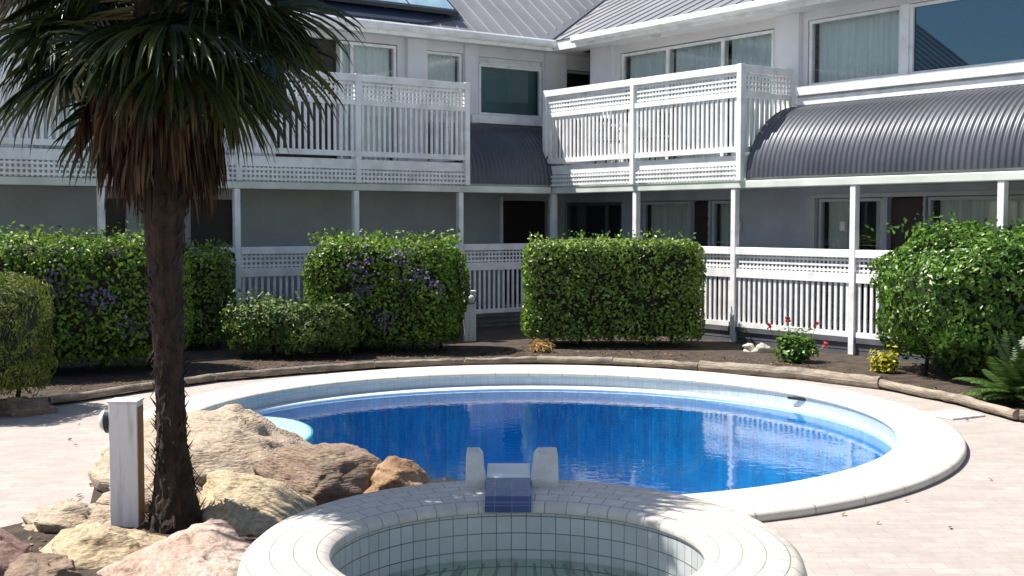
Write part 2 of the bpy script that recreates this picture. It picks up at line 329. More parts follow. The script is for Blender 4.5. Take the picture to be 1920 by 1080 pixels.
pool = empty('swimming_pool', (0,0,0), 0, 'large oval blue swimming pool with a wide cream coping', 'pool')
inspa = lambda p: inside(SO, p, -.05)
ring('coping', PI_, PO_, [(-.0,.02),(-.03,.032),(-.03,.052),(0,.068),(.06,.072),(.93,.070),(.985,.062),(1.0,.042),(1.0,.012),(.97,.0),(.97,-.02)], M['coping'], pool, 200, skip=lambda p: inspa(p) or (p.x < -.3 and p.y < 9.9), smooth=True)
ring('pool_wall', PI_, PO_, [(0,-.11),(0,.03)], M['pooltile'], pool, 160, skip=inspa)
ring('waterline_ledge', LEDGE, PI_, [(0,-.15),(0,-.11),(.06,-.10),(1.0,-.10)], M['ledge'], pool, 160, skip=inspa)
ring('pool_side', LEDGE, PI_, [(0,-1.5),(0,-.15)], M['mosaic'], pool, 96)
g = MB(); pts = ell(LEDGE, 96); g.add([(x,y,-1.45) for x,y in pts], [tuple(range(96))]); g.build('pool_floor', M['mosaic'], pool)
g = MB(); cl = []
for i in range(40):
    a = 2*math.pi*i/40; cl.append((-2.85+.86*math.cos(a), 12.1+1.3*math.sin(a)))
cl2 = [(-2.75+(x+2.75)*.92, 12.05+(y-12.05)*.92) for x,y in cl]
k = 40
g.add([(x,y,-.9) for x,y in cl]+[(x,y,-.13) for x,y in cl]+[(x,y,-.115) for x,y in cl2], [(i,(i+1)%k,k+(i+1)%k,k+i) for i in range(k)]+[(k+i,k+(i+1)%k,2*k+(i+1)%k,2*k+i) for i in range(k)]+[tuple(range(2*k,3*k))])
g.build('pool_step', M['step'], pool)
g = MB(); g.box(-.15,.15,-.004,.02,-.012,.016); o = g.build('skimmer_slot', M['black'], pool); o.location = (3.23,13.78,0.0); o.rotation_euler = (0,0,R(-48))
M['water'] = glassmat('pool_water', (.42,.92,1), .005, 1.2, .012, .06)
M['spawater'] = glassmat('spa_water', (.80,.92,.92), .0, .9, .02, .10)
g = MB(); pts = ell(PI_, 128, -.02); g.add([(x,y,-.125) for x,y in pts], [tuple(range(128))]); tag(g.build('pool_water', M['water'], flip=False), kind='structure')

spa = empty('spa_pool', (0,0,0), 0, 'round raised tiled spa in the foreground, overlapping the near edge of the pool', 'spa')
ring('rim', SI, SO, [(-.02,.30),(-.03,.325),(0,.35),(.12,.368),(.3,.378),(.7,.374),(.88,.36),(.97,.325),(1.0,.28),(1.0,.20)], M['tilerim'], spa, 144, smooth=True)
ring('spa_wall', SI, SO, [(0,-.62),(0,.315)], M['tileint'], spa, 144, smooth=True)
ring('outer_wall', SI, SO, [(.985,-1.2),(.985,.22)], M['tilerim'], spa, 96, smooth=True)
M['spafloor'] = tile('spa_floor_tile', (.45,.56,.55), (.52,.62,.6), (.2,.25,.27), .1, .1, .004, coord='Object')
g = MB(); pts = ell(SI, 96); g.add([(x,y,-.6) for x,y in pts], [tuple(range(96))]); g.build('spa_floor', M['spafloor'], spa)
g = MB(); pts = ell(SI, 96, -.004); g.add([(x,y,.03) for x,y in pts], [tuple(range(96))]); tag(g.build('spa_water', M['spawater'], flip=False), kind='structure')
sp = empty('spillway', (0,0,0), 0, 'white spillway with two stone cheeks and a dark blue tiled chute on the spa rim', 'spillway')
for xo, xi in ((-.285,-.158),(.285,.113)):
    pf = [(7.46,.25),(7.46,.42),(7.50,.475),(7.58,.555),(7.80,.56),(7.88,.52),(7.88,.2)]; n = len(pf); sg_ = 1 if xi > xo else -1
    g = MB(); g.add([(xo,y,z) for y,z in pf]+[(xi-sg_*max(0,z-.47)*.55,y,z) for y,z in pf], [(i,(i+1)%n,n+(i+1)%n,n+i) for i in range(n)]+[tuple(range(n)), tuple(range(n,2*n))])
    g.build('cheek', M['cheek'], sp, bevel=.008)
g = MB(); g.prism([(7.50,.43),(7.56,.438),(7.9,.438),(7.9,.2),(7.5,.2)], -.158, .113); g.build('channel', M['plasticw'], sp, bevel=.006)
g = MB(); pf = [(7.498,.427),(7.30,.408),(7.14,.392),(7.075,.36),(7.06,.315),(7.075,.315),(7.15,.36),(7.498,.38)]; g.prism(pf, -.157, .112)
g.uv = [(v[0], v[2]*1.2-v[1]) for v in g.v]; g.build('chute', M['chute'], sp)

# ------------------------------------------------------------ building wings.  local x along the facade, y into the building
OX, OY = .81, 24.0
BX, BY = 12.5, 14.0
def wall(mb, x0, x1, z0, z1, y0, y1, ops, lap=False):
    ops = sorted([o for o in ops if o[1] > x0 and o[0] < x1]); cuts = []; x = x0
    for a, b, c, d in ops:
        if a > x: cuts.append((x, a, z0, z1))
        if c > z0: cuts.append((a, b, z0, c))
        if d < z1: cuts.append((a, b, d, z1))
        x = max(x, b)
    if x < x1: cuts.append((x, x1, z0, z1))
    for a, b, c, d in cuts:
        mb.box(a, b, y0, y1, c, d)
        if lap:
            z = math.ceil(c/.16-1)*.16
            while z < d:
                lo, hi = max(z, c), min(z+.16, d)
                if hi-lo > .01: mb.add([(a,y0-.022,lo),(b,y0-.022,lo),(b,y0-.004,hi),(a,y0-.004,hi),(a,y0,lo),(b,y0,lo)], [(0,1,2,3),(0,4,5,1)])
                z += .16
def curtain(name, x0, x1, y, z0, z1, m, parent, pitch=.11, amp=.02, seed=0):
    rr = random.Random(seed); mb = MB(); k = max(8, int((x1-x0)/pitch*6)); ph = 0; vs = []
    for i in range(k+1):
        x = x0+(x1-x0)*i/k; ph += 2*math.pi/6*(.7+.6*rr.random()); yy = y+amp*math.sin(ph); vs += [(x,yy,z0),(x,yy*1.0,z1)]
    mb.add(vs, [(2*i,2*i+2,2*i+3,2*i+1) for i in range(k)]); return mb.build(name, m, parent, smooth=True)
def window(par, x0, x1, z0, z1, y, mull=(), cur=(), glass='glass', fw=.05, frame='white', blind=None):
    """frame; sub-parts pane and curtain"""
    f = MB(); f.box(x0,x1,y-.03,y+.06,z1-fw,z1); f.box(x0,x1,y-.03,y+.06,z0,z0+fw)
    for a in (x0, x1-fw): f.box(a,a+fw,y-.028,y+.058,z0+fw,z1-fw)
    for c in mull: f.box(c-fw*.6,c+fw*.6,y-.024,y+.056,z0+fw,z1-fw)
    fr = f.build('window', M[frame], par)
    g = MB(); g.add([(x0+fw*.5,y+.01,z0+fw*.5),(x1-fw*.5,y+.01,z0+fw*.5),(x1-fw*.5,y+.01,z1-fw*.5),(x0+fw*.5,y+.01,z1-fw*.5)], [(0,1,2,3)]); g.build('pane', M[glass], fr, flip=False)
    for i, (a, b, mm) in enumerate(cur): curtain('curtain', a, b, y+.16, z0+.02, z1-.02, M[mm], fr, seed=int(a*10)+i)
    if blind: g = MB(); g.box(x0+.02,x1-.02,y+.12,y+.13,z0,z1); g.build('blind', M[blind], fr)
    return fr
def balustrade(par, x0, x1, y, posts, z, dz, pitch=.107, side=False, latp=.078):
    """z = (bottom rail bottom, bottom rail top, mid rail bottom, mid rail top, top rail bottom, top rail top)"""
    zb0, zb1, zm0, zm1, zt0, zt1 = z
    def B(mb, a, b, c, d, e, f):      # along, across, z
        if side: mb.box(y+c, y+d, a, b, e, f)
        else: mb.box(a, b, y+c, y+d, e, f)
    t = MB(); B(t, x0, x1, -.05, .05, zt0, zt1); root = t.build('balustrade', M['white'], par, bevel=.006)
    for e in ((.03,zb0,zb1),(.036,zm0,zm1)): r = MB(); B(r, x0, x1, -e[0], e[0], e[1], e[2]); r.build('rail', M['white'], root)
    p = MB(); k = int((x1-x0)/pitch)
    for i in range(k):
        c = x0+(i+.5)*(x1-x0)/k; B(p, c-.023, c+.023, -.012, .012, zb1, zm0)
    p.build('pickets', M['white'], root)
    l = MB(); k = int((x1-x0)/latp)
    for i in range(k):
        c = x0+(i+.5)*(x1-x0)/k; B(l, c-.016, c+.016, .002, .012, zm1, zt0)
    h = zt0-zm1; m_ = max(2, round(h/.085))
    for i in range(m_): c = zm1+(i+.5)*h/m_; B(l, x0, x1, -.008, .001, c-.017, c+.017)
    l.build('lattice', M['white'], root)
    return root
def lattice(par, x0, x1, y, z0, z1, side=False, name='lattice_skirt'):
    l = MB(); k = int((x1-x0)/.078)
    def B(a,b,c,d,e,f):
        if side: l.box(y+c,y+d,a,b,e,f)
        else: l.box(a,b,y+c,y+d,e,f)
    for i in range(k): c = x0+(i+.5)*(x1-x0)/k; B(c-.018,c+.018,.002,.012,z0,z1)
    for i in range(3): c = z0+(i+.5)*(z1-z0)/3; B(x0,x1,-.01,.001,c-.018,c+.018)
    return l.build(name, M['white'], par)
def corrug(name, x0, x1, arc, m, par, pitch=.1, amp=.014):
    n = int((x1-x0)/pitch*6); k = len(arc); mb = MB()
    for i in range(n+1):
        x = x0+(x1-x0)*i/n; a = amp*math.sin(2*math.pi*(x-x0)/pitch)
        for (y, z, ny, nz) in arc: mb.v.append((x, y+ny*a, z+nz*a))
    for i in range(n):
        for j in range(k-1): mb.f.append((i*k+j,(i+1)*k+j,(i+1)*k+j+1,i*k+j+1))
    return mb.build(name, m, par, smooth=True)
def quarter(y0, z0, ry, rz, a0=0, a1=90, k=18):
    out = []
    for i in range(k+1):
        a = R(a0+(a1-a0)*i/k); out.append((y0-ry*math.cos(a), z0+rz*math.sin(a), -math.cos(a), math.sin(a)))
    return out
GB = (.28,.36,1.09,1.23,1.46,1.58); UB = (3.12,3.21,4.0,4.09,4.40,4.52)

# ---- right wing
rw = empty('motel_wing', (OX,OY,0), math.atan2(-.805,.593), 'right hand motel wing with one boxy white balcony and a long dark curved awning', 'building', 'wings of the motel')
X1 = 13.5
opg = [(-1.35,.42,.3,2.38),(.98,2.32,.3,2.38),(2.34,2.8,.28,2.38),(2.84,3.45,.3,2.38),(5.3,6.62,.3,2.38),(6.7,7.36,.28,2.38),(7.4,9.4,.3,2.38),(10.4,11.1,.28,2.38),(11.15,12.9,.3,2.38)]
g = MB(); wall(g, -1.4, X1, .25, 2.9, 1.4, 1.55, opg, True); g.build('lower_wall', M['siding'], rw)
opu = [(.57,4.5,3.06,5.27),(5.23,X1,4.22,5.3)]
g = MB(); wall(g, -.2, X1, 2.9, 5.47, 1.2, 1.34, opu); g.box(-.2,-.06,1.34,6,2.9,5.47); g.build('upper_wall', M['wallwhite'], rw)
for a, b in ((4.62,5.12),(-.22,.42)): g = MB(); g.box(a,b,1.10,1.197,3.06,5.435); g.build('pilaster', M['wallwhite'], rw)
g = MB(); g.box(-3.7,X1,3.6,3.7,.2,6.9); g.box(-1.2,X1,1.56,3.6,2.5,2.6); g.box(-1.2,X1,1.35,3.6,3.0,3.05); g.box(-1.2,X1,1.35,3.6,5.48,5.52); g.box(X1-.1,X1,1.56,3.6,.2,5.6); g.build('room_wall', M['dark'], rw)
window(rw, -1.33, .40, .3, 2.37, 1.45, blind='navy', mull=(-.1,), frame='skirt')
window(rw, 1.0, 2.3, .3, 2.37, 1.45, cur=[(1.02,2.28,'curtaind')], frame='siding')
window(rw, 2.86, 3.43, .3, 2.37, 1.45, cur=[(2.88,3.41,'curtaind')], frame='siding')
window(rw, 5.32, 6.60, .3, 2.37, 1.45, mull=(6.0,), cur=[(5.36,5.95,'curtaind'),(6.32,6.56,'curtaind')], frame='sidingL')
window(rw, 7.42, 9.38, .3, 2.37, 1.45, mull=(8.6,), cur=[(7.5,9.3,'curtaind')], frame='siding')
window(rw, 11.17, 12.88, .3, 2.37, 1.45, cur=[(11.2,12.8,'curtaind')], frame='siding')
for a, b in ((2.36,2.78),(6.72,7.34),(10.42,11.08)):
    d = MB(); d.box(a,b,1.48,1.53,.29,2.36); d = d.build('door', M['door'], rw)
    h = MB(); h.box(b-.1,b-.06,1.43,1.479,1.15,1.25); h.build('handle', M['metal'], d)
g = MB(); g.box(5.08,5.28,1.36,1.376,.3,2.42); g.box(5.28,9.45,1.36,1.376,2.385,2.45); g.build('door_trim', M['sidingL'], rw)
window(rw, .59, 4.48, 3.07, 5.25, 1.24, mull=(1.87,3.28), cur=[(.62,1.84,'curtain'),(1.9,3.24,'curtain'),(3.32,4.46,'curtain')])
window(rw, 5.25, 7.05, 4.22, 5.29, 1.24, cur=[(5.28,7.02,'curtain')])
window(rw, 7.2, X1, 4.22, 5.29, 1.24, mull=(10.6,), glass='glassblue', blind=None)
g = MB(); g.box(7.05,7.2,1.17,1.3,4.22,5.3); g.build('window_post', M['white'], rw)
g = MB(); g.box(5.12,X1,1.02,1.197,4.06,4.215); g.box(5.12,X1,1.06,1.197,3.90,4.03); g.box(5.12,X1,1.12,1.197,4.03,4.06); g.build('sill_band', M['white'], rw, bevel=.01)
# verandah deck, posts, beam
g = MB(); g.box(-1.2,X1,-.03,1.4,.2,.275); g.build('verandah_deck', M['skirt'], rw)
g = MB()
for i in range(3): g.box(-.1,X1,.0+.004*i,.03+.004*i,.19-.11*(i+1)+.012,.19-.11*i)
g.build('deck_skirting', M['skirt'], rw)
PR = [0,2.39,4.78,7.17,9.56,11.95]
for i, x in enumerate(PR):
    g = MB(); g.box(x-.05,x+.05,-.055,.05,.02,2.53); g.build('verandah_post', M['white'], rw, bevel=.008)
    if i < len(PR)-1: balustrade(rw, x+.055, PR[i+1]-.055, 0, None, GB, 0)
g = MB(); g.box(-.1,X1,-.07,.06,2.53,2.655); g.box(-.1,X1,.03,.09,2.655,2.9)
g.build('verandah_beam', M['trimgreen'], rw, bevel=.015)
g = MB(); g.box(-1.2,X1,.062,1.36,2.56,2.64); g.build('verandah_ceiling', M['sidingL'], rw)
# balcony
b = MB(); b.box(-.2,5.0,-.05,1.1,2.90,3.07); bal = b.build('balcony', M['white'], rw, bevel=.006)
lattice(bal, -.12, 4.93, -.085, 2.66, 2.895)
for x in (-.2, 2.33, 4.9):
    g = MB(); g.box(x,x+.1,-.125,-.025,2.66,4.53); g.build('balcony_post', M['white'], bal, bevel=.006)
balustrade(bal, -.1, 2.33, -.075, None, UB, 0); balustrade(bal, 2.43, 4.9, -.075, None, UB, 0)
balustrade(bal, -.02, 1.15, 4.95, None, UB, 0, side=True); balustrade(bal, -.02, 1.15, -.15, None, UB, 0, side=True)
# awning
aw = corrug('awning', 5.06, X1, quarter(1.2, 2.70, 1.24, 1.19), M['awning'], rw)
g = MB(); arc = quarter(1.2, 2.70, 1.235, 1.18); pf = [(a[0]+.01,a[1]-.01) for a in arc]+[(1.19,2.70)]; g.prism(pf, 5.03, 5.055); g.build('awning_end', M['black'], aw)
# roof
def gutter(par, x0, x1, y, z):
    g = MB(); g.prism([(y,z),(y-.02,z),(y-.10,z+.0),(y-.125,z-.03),(y-.125,z-.10),(y-.09,z-.14),(y,z-.14)], x0, x1); return g.build('gutter', M['white'], par)
gutter(rw, -.12, X1, .62, 5.63)
g = MB(); g.box(-.8,X1,.62,.65,5.42,5.61); g.build('fascia_board', M['white'], rw)
g = MB(); g.box(-.8,X1,.65,1.24,5.44,5.465); g.build('soffit', M['wallwhite'], rw)
g = MB(); g.tube([(1.9,.9,5.435),(1.9,.9,5.415)], .09, 16); g.build('soffit_light', M['lens'], rw)
a_, b_ = .78, .47      # slopes of left and right roof
def rib_roof(par, name, quad, x0, x1, y0, ylen, slope, clipf, m, pitch=.38):
    """roof sheet: strips with raised seams, clipped at the valley by clipf(y)->x limit"""
    mb = MB(); z0 = 5.62; st = 24
    ys = [y0+ylen*i/st for i in range(st+1)]
    vs = []
    for y in ys:
        lim = clipf(y); vs += [(lim[0], y, z0+slope*(y-y0)), (lim[1], y, z0+slope*(y-y0))]
    mb.add(vs, [(2*i,2*i+1,2*i+3,2*i+2) for i in range(st)])
    x = x0+.2
    while x < x1:
        yy = [y for y in ys if clipf(y)[0] <= x <= clipf(y)[1]]
        if len(yy) > 1:
            for h, wd in ((.02,.010),):
                A, B = yy[0], yy[-1]; za, zb = z0+slope*(A-y0), z0+slope*(B-y0)
                mb.add([(x-wd*1.6,A,za),(x+wd*1.6,A,za),(x+wd,A,za+h),(x-wd,A,za+h),(x-wd*1.6,B,zb),(x+wd*1.6,B,zb),(x+wd,B,zb+h),(x-wd,B,zb+h)], [(0,1,2,3),(0,3,7,4),(3,2,6,7),(2,1,5,6)])
        x += pitch
    return mb.build(name, m, par)
# valley: at height h above the eaves -> left y = .8+h/a_, right y(into) = .6+h/b_
VR = lambda y: -.8 - (y-.6)*b_/a_          # x in right frame where the valley lies (right local x = u, left y = -u)
rr_ = rib_roof(rw, 'roof', None, -4.5, X1, .6, 6, b_, lambda y: (VR(y), X1), M['roof'])
g = MB(); g.tube([(VR(.6),.6,5.64),(VR(3),3,5.64+2.4*b_),(VR(6.6),6.6,5.64+6*b_)], .03, 6); g.build('valley_gutter', M['awning'], rr_)


for x in (.9, 3.6, 5.9): g = MB(); g.box(x-.05,x+.05,1.30,1.372,1.85,2.0); g.build('wall_lamp', M['lens'], rw, bevel=.01)
# ---- left wing   (local x = -v, toward the corner)
lw = empty('motel_wing', (OX,OY,0), math.atan2(.593,.805), 'left hand motel wing behind the palm with a long white lattice balcony', 'building', 'wings of the motel')
X0 = -14
opg = [(-.22,.95,.28,2.42),(-6.8,-6.0,.28,2.38),(-8.4,-7.9,.28,2.38)]
g = MB(); wall(g, X0, 1.42, .25, 2.9, 1.4, 1.55, opg, False); g.build('lower_wall', M['sidingL'], lw)
opu = [(-.94,.66,4.1,5.24),(1.25,2.04,3.06,5.14),(-2.18,-1.31,3.06,5.26),(-5.3,-2.79,3.06,5.3),(-9.5,-6.5,3.06,5.3)]
g = MB(); wall(g, X0, 3.0, 2.9, 5.5, 1.2, 1.34, opu); g.build('upper_wall', M['wallwhite'], lw)
for a, b, c in ((-2.62,-2.2,1.10),(-1.29,-.98,1.14),(.68,1.22,1.12)): g = MB(); g.box(a,b,c,1.197,3.06,5.435); g.build('pilaster', M['wallwhite'], lw)
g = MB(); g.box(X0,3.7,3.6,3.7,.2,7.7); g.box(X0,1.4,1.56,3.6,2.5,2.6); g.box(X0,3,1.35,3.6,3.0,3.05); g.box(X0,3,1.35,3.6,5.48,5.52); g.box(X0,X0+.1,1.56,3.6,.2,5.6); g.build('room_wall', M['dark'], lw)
window(lw, -.92, .64, 4.1, 5.1, 1.24, blind='blind')
g = MB(); g.box(-.94,.66,1.16,1.3,5.1,5.125); g.box(-.94,.66,1.3,1.33,5.13,5.24); g.build('window_blind_box', M['white'], lw)
window(lw, 1.27, 2.02, 3.06, 5.13, 1.26, frame='sidingL', blind='doorb')
window(lw, -2.16, -1.33, 3.07, 5.25, 1.24, cur=[(-2.14,-1.36,'curtain')])
window(lw, -4.0, -2.81, 3.07, 5.28, 1.24, mull=(-3.75,), cur=[(-3.97,-2.84,'curtain')])
window(lw, -9.48, -6.52, 3.07, 5.28, 1.24, mull=(-8,), cur=[(-9.4,-7,'curtain')])
g = MB(); g.box(-5.3,-4.0,1.36,1.38,3.06,5.29); d = g.build('door', M['door'], lw)
for a, b in ((-.2,.93),(-6.78,-6.02),(-8.38,-7.92)):
    d = MB(); d.box(a,b,1.48,1.53,.29,2.40); d.build('door', M['door'], lw)
for a, b in ((-.28,-.22),(.955,1.2),(-7.5,-7.4)): g = MB(); g.box(a,b,1.37,1.42,.3,2.5); g.build('door_trim', M['white'], lw)
g = MB(); g.box(-1.2,1.0,1.04,1.197,3.92,4.08); g.build('sill_band', M['white'], lw, bevel=.01)
g = MB(); g.box(X0,-.03,-.03,1.4,.2,.275); g.build('verandah_deck', M['skirt'], lw)
g = MB()
for i in range(3): g.box(X0,-.05,.0+.004*i,.03+.004*i,.19-.11*(i+1)+.012,.19-.11*i)
g.build('deck_skirting', M['skirt'], lw)
PL_ = [0,-2.2,-4.38,-6.58,-8.78,-10.98,-13.2]
for i, x in enumerate(PL_):
    if i: g = MB(); g.box(x-.05,x+.05,-.055,.05,.02,2.53); g.build('verandah_post', M['white'], lw, bevel=.008)
    if i < len(PL_)-1: balustrade(lw, PL_[i+1]+.055, x-.055, 0, None, GB, 0)
g = MB(); g.box(X0,-.11,-.07,.06,2.53,2.655); g.box(X0,-.11,.03,.09,2.655,2.9); g.build('verandah_beam', M['trimgreen'], lw, bevel=.015)
g = MB(); g.box(X0,-.11,.062,1.36,2.555,2.635); g.build('verandah_ceiling', M['sidingL'], lw)
b = MB(); b.box(X0,-2.05,-.05,1.1,2.90,3.07); bal = b.build('balcony', M['white'], lw, bevel=.006)
lattice(bal, X0+.1, -2.1, -.085, 2.66, 2.895)
px = [-2.15,-4.42,-6.62,-8.82,-11.02,-13.2]
for i, x in enumerate(px):
    g = MB(); g.box(x,x+.1,-.125,-.025,2.66,4.53); g.build('balcony_post', M['white'], bal, bevel=.006)
    if i < len(px)-1: balustrade(bal, px[i+1]+.1, x, -.075, None, UB, 0)
balustrade(bal, -.02, 1.15, -2.1, None, UB, 0, side=True)

aw = corrug('awning', -2.0, -.02, quarter(1.2, 2.70, 1.24, 1.19), M['awning'], lw)
corrug('awning_strip', -.02, 1.15, quarter(1.2, 2.70, 1.24, 1.19, 45, 90), M['awning'], aw)
gutter(lw, X0, .62, .82, 5.63)
g = MB(); g.box(X0,.62,.82,.85,5.42,5.61); g.build('fascia_board', M['white'], lw)
g = MB(); g.box(X0,2.2,.85,1.24,5.44,5.47); g.build('soffit', M['wallwhite'], lw)
VL = lambda y: .6 + (y-.8)*a_/b_
rl_ = rib_roof(lw, 'roof', None, X0, 9, .8, 5, a_, lambda y: (X0, VL(y)), M['roof'])
# solar collector on the left roof
sc = empty('solar_collector', (OX,OY,0), math.atan2(.593,.805), 'pale glazed solar collector in a black frame raised above the left grey roof', 'solar panel')
def slope_box(mb, x0, x1, y0, y1, h0, h1):
    z = lambda y: 5.62+a_*(y-.8)
    mb.add([(x0,y0,z(y0)+h0),(x1,y0,z(y0)+h0),(x1,y1,z(y1)+h0),(x0,y1,z(y1)+h0),(x0,y0,z(y0)+h1),(x1,y0,z(y0)+h1),(x1,y1,z(y1)+h1),(x0,y1,z(y1)+h1)], [(0,3,2,1),(4,5,6,7),(0,1,5,4),(1,2,6,5),(2,3,7,6),(3,0,4,7)])
CX0, CX1, CY0, CY1 = -4.6, -1.5, 1.06, 3.0
g = MB(); slope_box(g, CX0, CX1, CY0, CY1, .13, .20); g.build('collector_frame', M['black'], sc)
for a, b in ((CX0+.05,CX0+1.02),(CX0+1.07,CX0+2.0),(CX0+2.05,CX1-.06)):
    g = MB(); slope_box(g, a, b, CY0+.06, CY1-.06, .195, .21); g.build('collector_glass', M['panel'], sc)
g = MB()
for x in (CX0+.2, CX0+1.5, CX1-.2):
    for y in (CY0+.1, CY1-.2): slope_box(g, x, x+.05, y, y+.05, .0, .135)
g.build('support_leg', M['metal'], sc)
g = MB(); P5 = [(-5,.845),(-2.45,.845),(-1.33,1.17),(-1.33,1.7),(-5,1.7)]; zf = lambda y: 5.62+a_*(y-.8)  # flat dark sheet: its outline and colour paint in the collector's shadow on the roof
g.add([(x,y,zf(y)+.034) for x,y in P5]+[(x,y,zf(y)+.045) for x,y in P5], [(0,1,2,3,4),(5,6,7,8,9)]+[(i,(i+1)%5,5+(i+1)%5,5+i) for i in range(5)]); g.build('collector_shade_sheet', M['navy'], sc)

# ------------------------------------------------------------ balcony furniture
def loc_r(u, v, z=3.07): return (OX+.593*u-.805*v, OY-.805*u-.593*v, z)
t = empty('balcony_table', loc_r(1.55,-.55), .3, 'small round white table on the right balcony between two dark chairs', 'table')
g = MB(); g.tube([(0,0,.70),(0,0,.73)], .33, 24); g.build('table_top', M['plasticw'], t)
for k in range(3):
    a = 2.1*k; g = MB(); g.tube([(.06*math.cos(a),.06*math.sin(a),.70),(.26*math.cos(a),.26*math.sin(a),0)], .018, 6); g.build('leg', M['plasticw'], t)
def chair(u, v, rz, label):
    t = empty('balcony_chair', loc_r(u, v), rz, label, 'chair', 'chairs on the right balcony')
    g = MB(); g.box(-.22,.22,-.22,.22,.42,.46); g.build('seat', M['metal'], t, bevel=.01)
    g = MB()
    for i in range(5): g.box(-.2+.09*i,-.16+.09*i,.2,.225,.5,.85)
    g.box(-.22,.22,.195,.23,.83,.9); g.build('backrest', M['metal'], t)
    for x in (-.2,.2):
        for y in (-.2,.2): g = MB(); g.tube([(x,y,.42),(x*1.1,y*1.15,0)], .017, 6); g.build('leg', M['metal'], t)
        g = MB(); g.tube([(x*1.1,-.2,.42),(x*1.1,-.2,.64),(x*1.1,.21,.66)], .016, 6); g.build('armrest', M['metal'], t)
chair(1.0, -.6, math.atan2(-.805,.593)+R(75), 'dark metal chair on the right balcony, on the left side of the small table')
chair(2.15, -.6, math.atan2(-.805,.593)-R(80), 'dark metal chair on the right balcony, on the right side of the small table')

# ------------------------------------------------------------ bollards and small things
def bollard(loc, rz, label, side):
    t = empty('bollard_light', loc, rz, label, 'bollard', 'white timber bollard lights')
    g = MB(); g.box(-.092,.092,-.08,.08,0,.82); b_ = g.build('post', M['postwhite'], t, bevel=.006)
    g = MB(); g.box(-.098,.098,-.086,.086,.8205,.836); g.build('cap', M['postwhite'], t, bevel=.004)
    if side: g = MB(); g.box(.0925,.097,-.073,.06,.02,.79); g.build('bare_timber_face', M['wood'], t)
    n_ = Vector((-1,0,0)) if side else Vector((0,-1,0)); off = .092 if side else .08; c = n_*off+Vector((0,0,.70))
    g = MB(); g.tube([c, c+n_*.035], .085, 24); base = g.build('lamp_base', M['black'], t)
    p = [c+n_*(.036+.05*math.sin(R(a))) for a in range(0,91,15)]; g = MB(); g.tube(p, [max(.072*math.cos(R(a)),.004) for a in range(0,91,15)], 24); g.build('lamp_lens', M['lens'], t, smooth=True)
    
bollard((-2.53,8.02,0), R(2), 'white painted timber post with bare brown side and round lamp, standing beside the palm trunk', True)
bollard((-.70,20.35,.02), R(12), 'white timber lamp post standing far off between two hedges', False)
t = tag(MB().box(-.24,.24,-.20,.20,0,.02).build('skimmer_lid', M['plasticw'], bevel=.006), 'square white lid lying on the paving near the right rim of the pool', 'lid'); t.location = (4.55,12.6,.002); t.rotation_euler = (0,0,.5)

# log edging
pts = [Vector((x,y,.07)) for x, y in EDGE]
labs = ['shaded log edging below the conifer bush at far left','log edging in front of the left purple hedge','log edging between the left hedge and the palm trunk','shaded log edging just right of the palm trunk','shaded log edging below the low shrubs','shaded log edging below the middle purple hedge, left part','shaded log edging below the middle purple hedge, right part','log edging in front of the far white lamp post','log edging below the left half of the box hedge','log edging below the right half of the box hedge','pale sunlit log edging to the left of the red flowering plant','pale sunlit log edging between the red flowering plant and the yellow plant','dark log edging under the big round bush on the right','dark log edging in front of the spiky fern at far right','log edging at the right border beyond the fern','log edging leaving the picture at the far right']
for i in range(len(pts)-1):
    a, b = pts[i], pts[i+1]; d = (b-a); L_ = d.length; k = 10; g = MB(); rr2 = .08 if i in (10,11) else (.042 if i < 8 else .052)
    P_ = [Vector((0,0,0)) + d.normalized()*(L_*(.01+.98*j/k)) + Vector((random.uniform(-.008,.008),random.uniform(-.008,.008),random.uniform(-.006,.006))) for j in range(k+1)]
    g.tube(P_, [rr2*random.uniform(.93,1.06) for _ in P_], 12); o = g.build('edging_log', M['log'], smooth=False); o.location = a
    tag(o, labs[i], 'log', 'log edging round the garden bed')

# ------------------------------------------------------------ rocks
def rock(loc, size, m, label, seed, rz=0, cuts=5, rough=.16, tilt=(0,0), sub=5, strata=.02, warp=0):
    rr = random.Random(seed); bm = bmesh.new(); bmesh.ops.create_icosphere(bm, subdivisions=sub, radius=1)
    planes = []
    for _ in range(cuts+3):
        d = Vector((rr.uniform(-1,1), rr.uniform(-1,1), rr.uniform(-.3,1))).normalized(); planes.append((d, rr.uniform(.6,.88)))
    E_ = Matrix.Rotation(tilt[0],3,'X') @ Matrix.Rotation(tilt[1],3,'Y')
    for v in bm.verts:
        p = v.co.copy()
        p *= 1+rough*noise.noise(p*1.3+Vector((seed,0,0)))*2+rough*.6*noise.noise(p*3.1+Vector((0,seed,0)))
        for d, h in planes:
            e = p.dot(d)-h
            if e > 0: p -= d*e*.93
        q = Vector((p.x*size[0], p.y*size[1], p.z*size[2]))
        n_ = q.normalized(); q += n_*(.024*noise.noise(q*7)-.022*max(0,.12-abs(noise.noise(q*4.3+Vector((seed,0,0)))))/.12+.012*noise.noise(q*19)+.007*noise.noise(q*45))
        ph_ = q.z+.06*noise.noise(q*2.5)+.15*q.x+(.16*noise.noise(q*1.7)+.10*q.y if warp else 0)
        q += (n_ if warp else Vector((n_.x,n_.y,0)))*strata*(math.sin(ph_*(45 if warp else 60))*.7+.6*noise.noise(Vector((ph_*26,seed,0))))
        v.co = E_ @ q
    me = bpy.data.meshes.new('rock'); bm.to_mesh(me); bm.free(); me.materials.append(m)
    for p in me.polygons: p.use_smooth = True
    o = link(bpy.data.objects.new('rock', me)); o.location = loc; o.rotation_euler = (0,0,rz)
    return tag(o, label, 'rock', 'sandstone rocks round the palm')
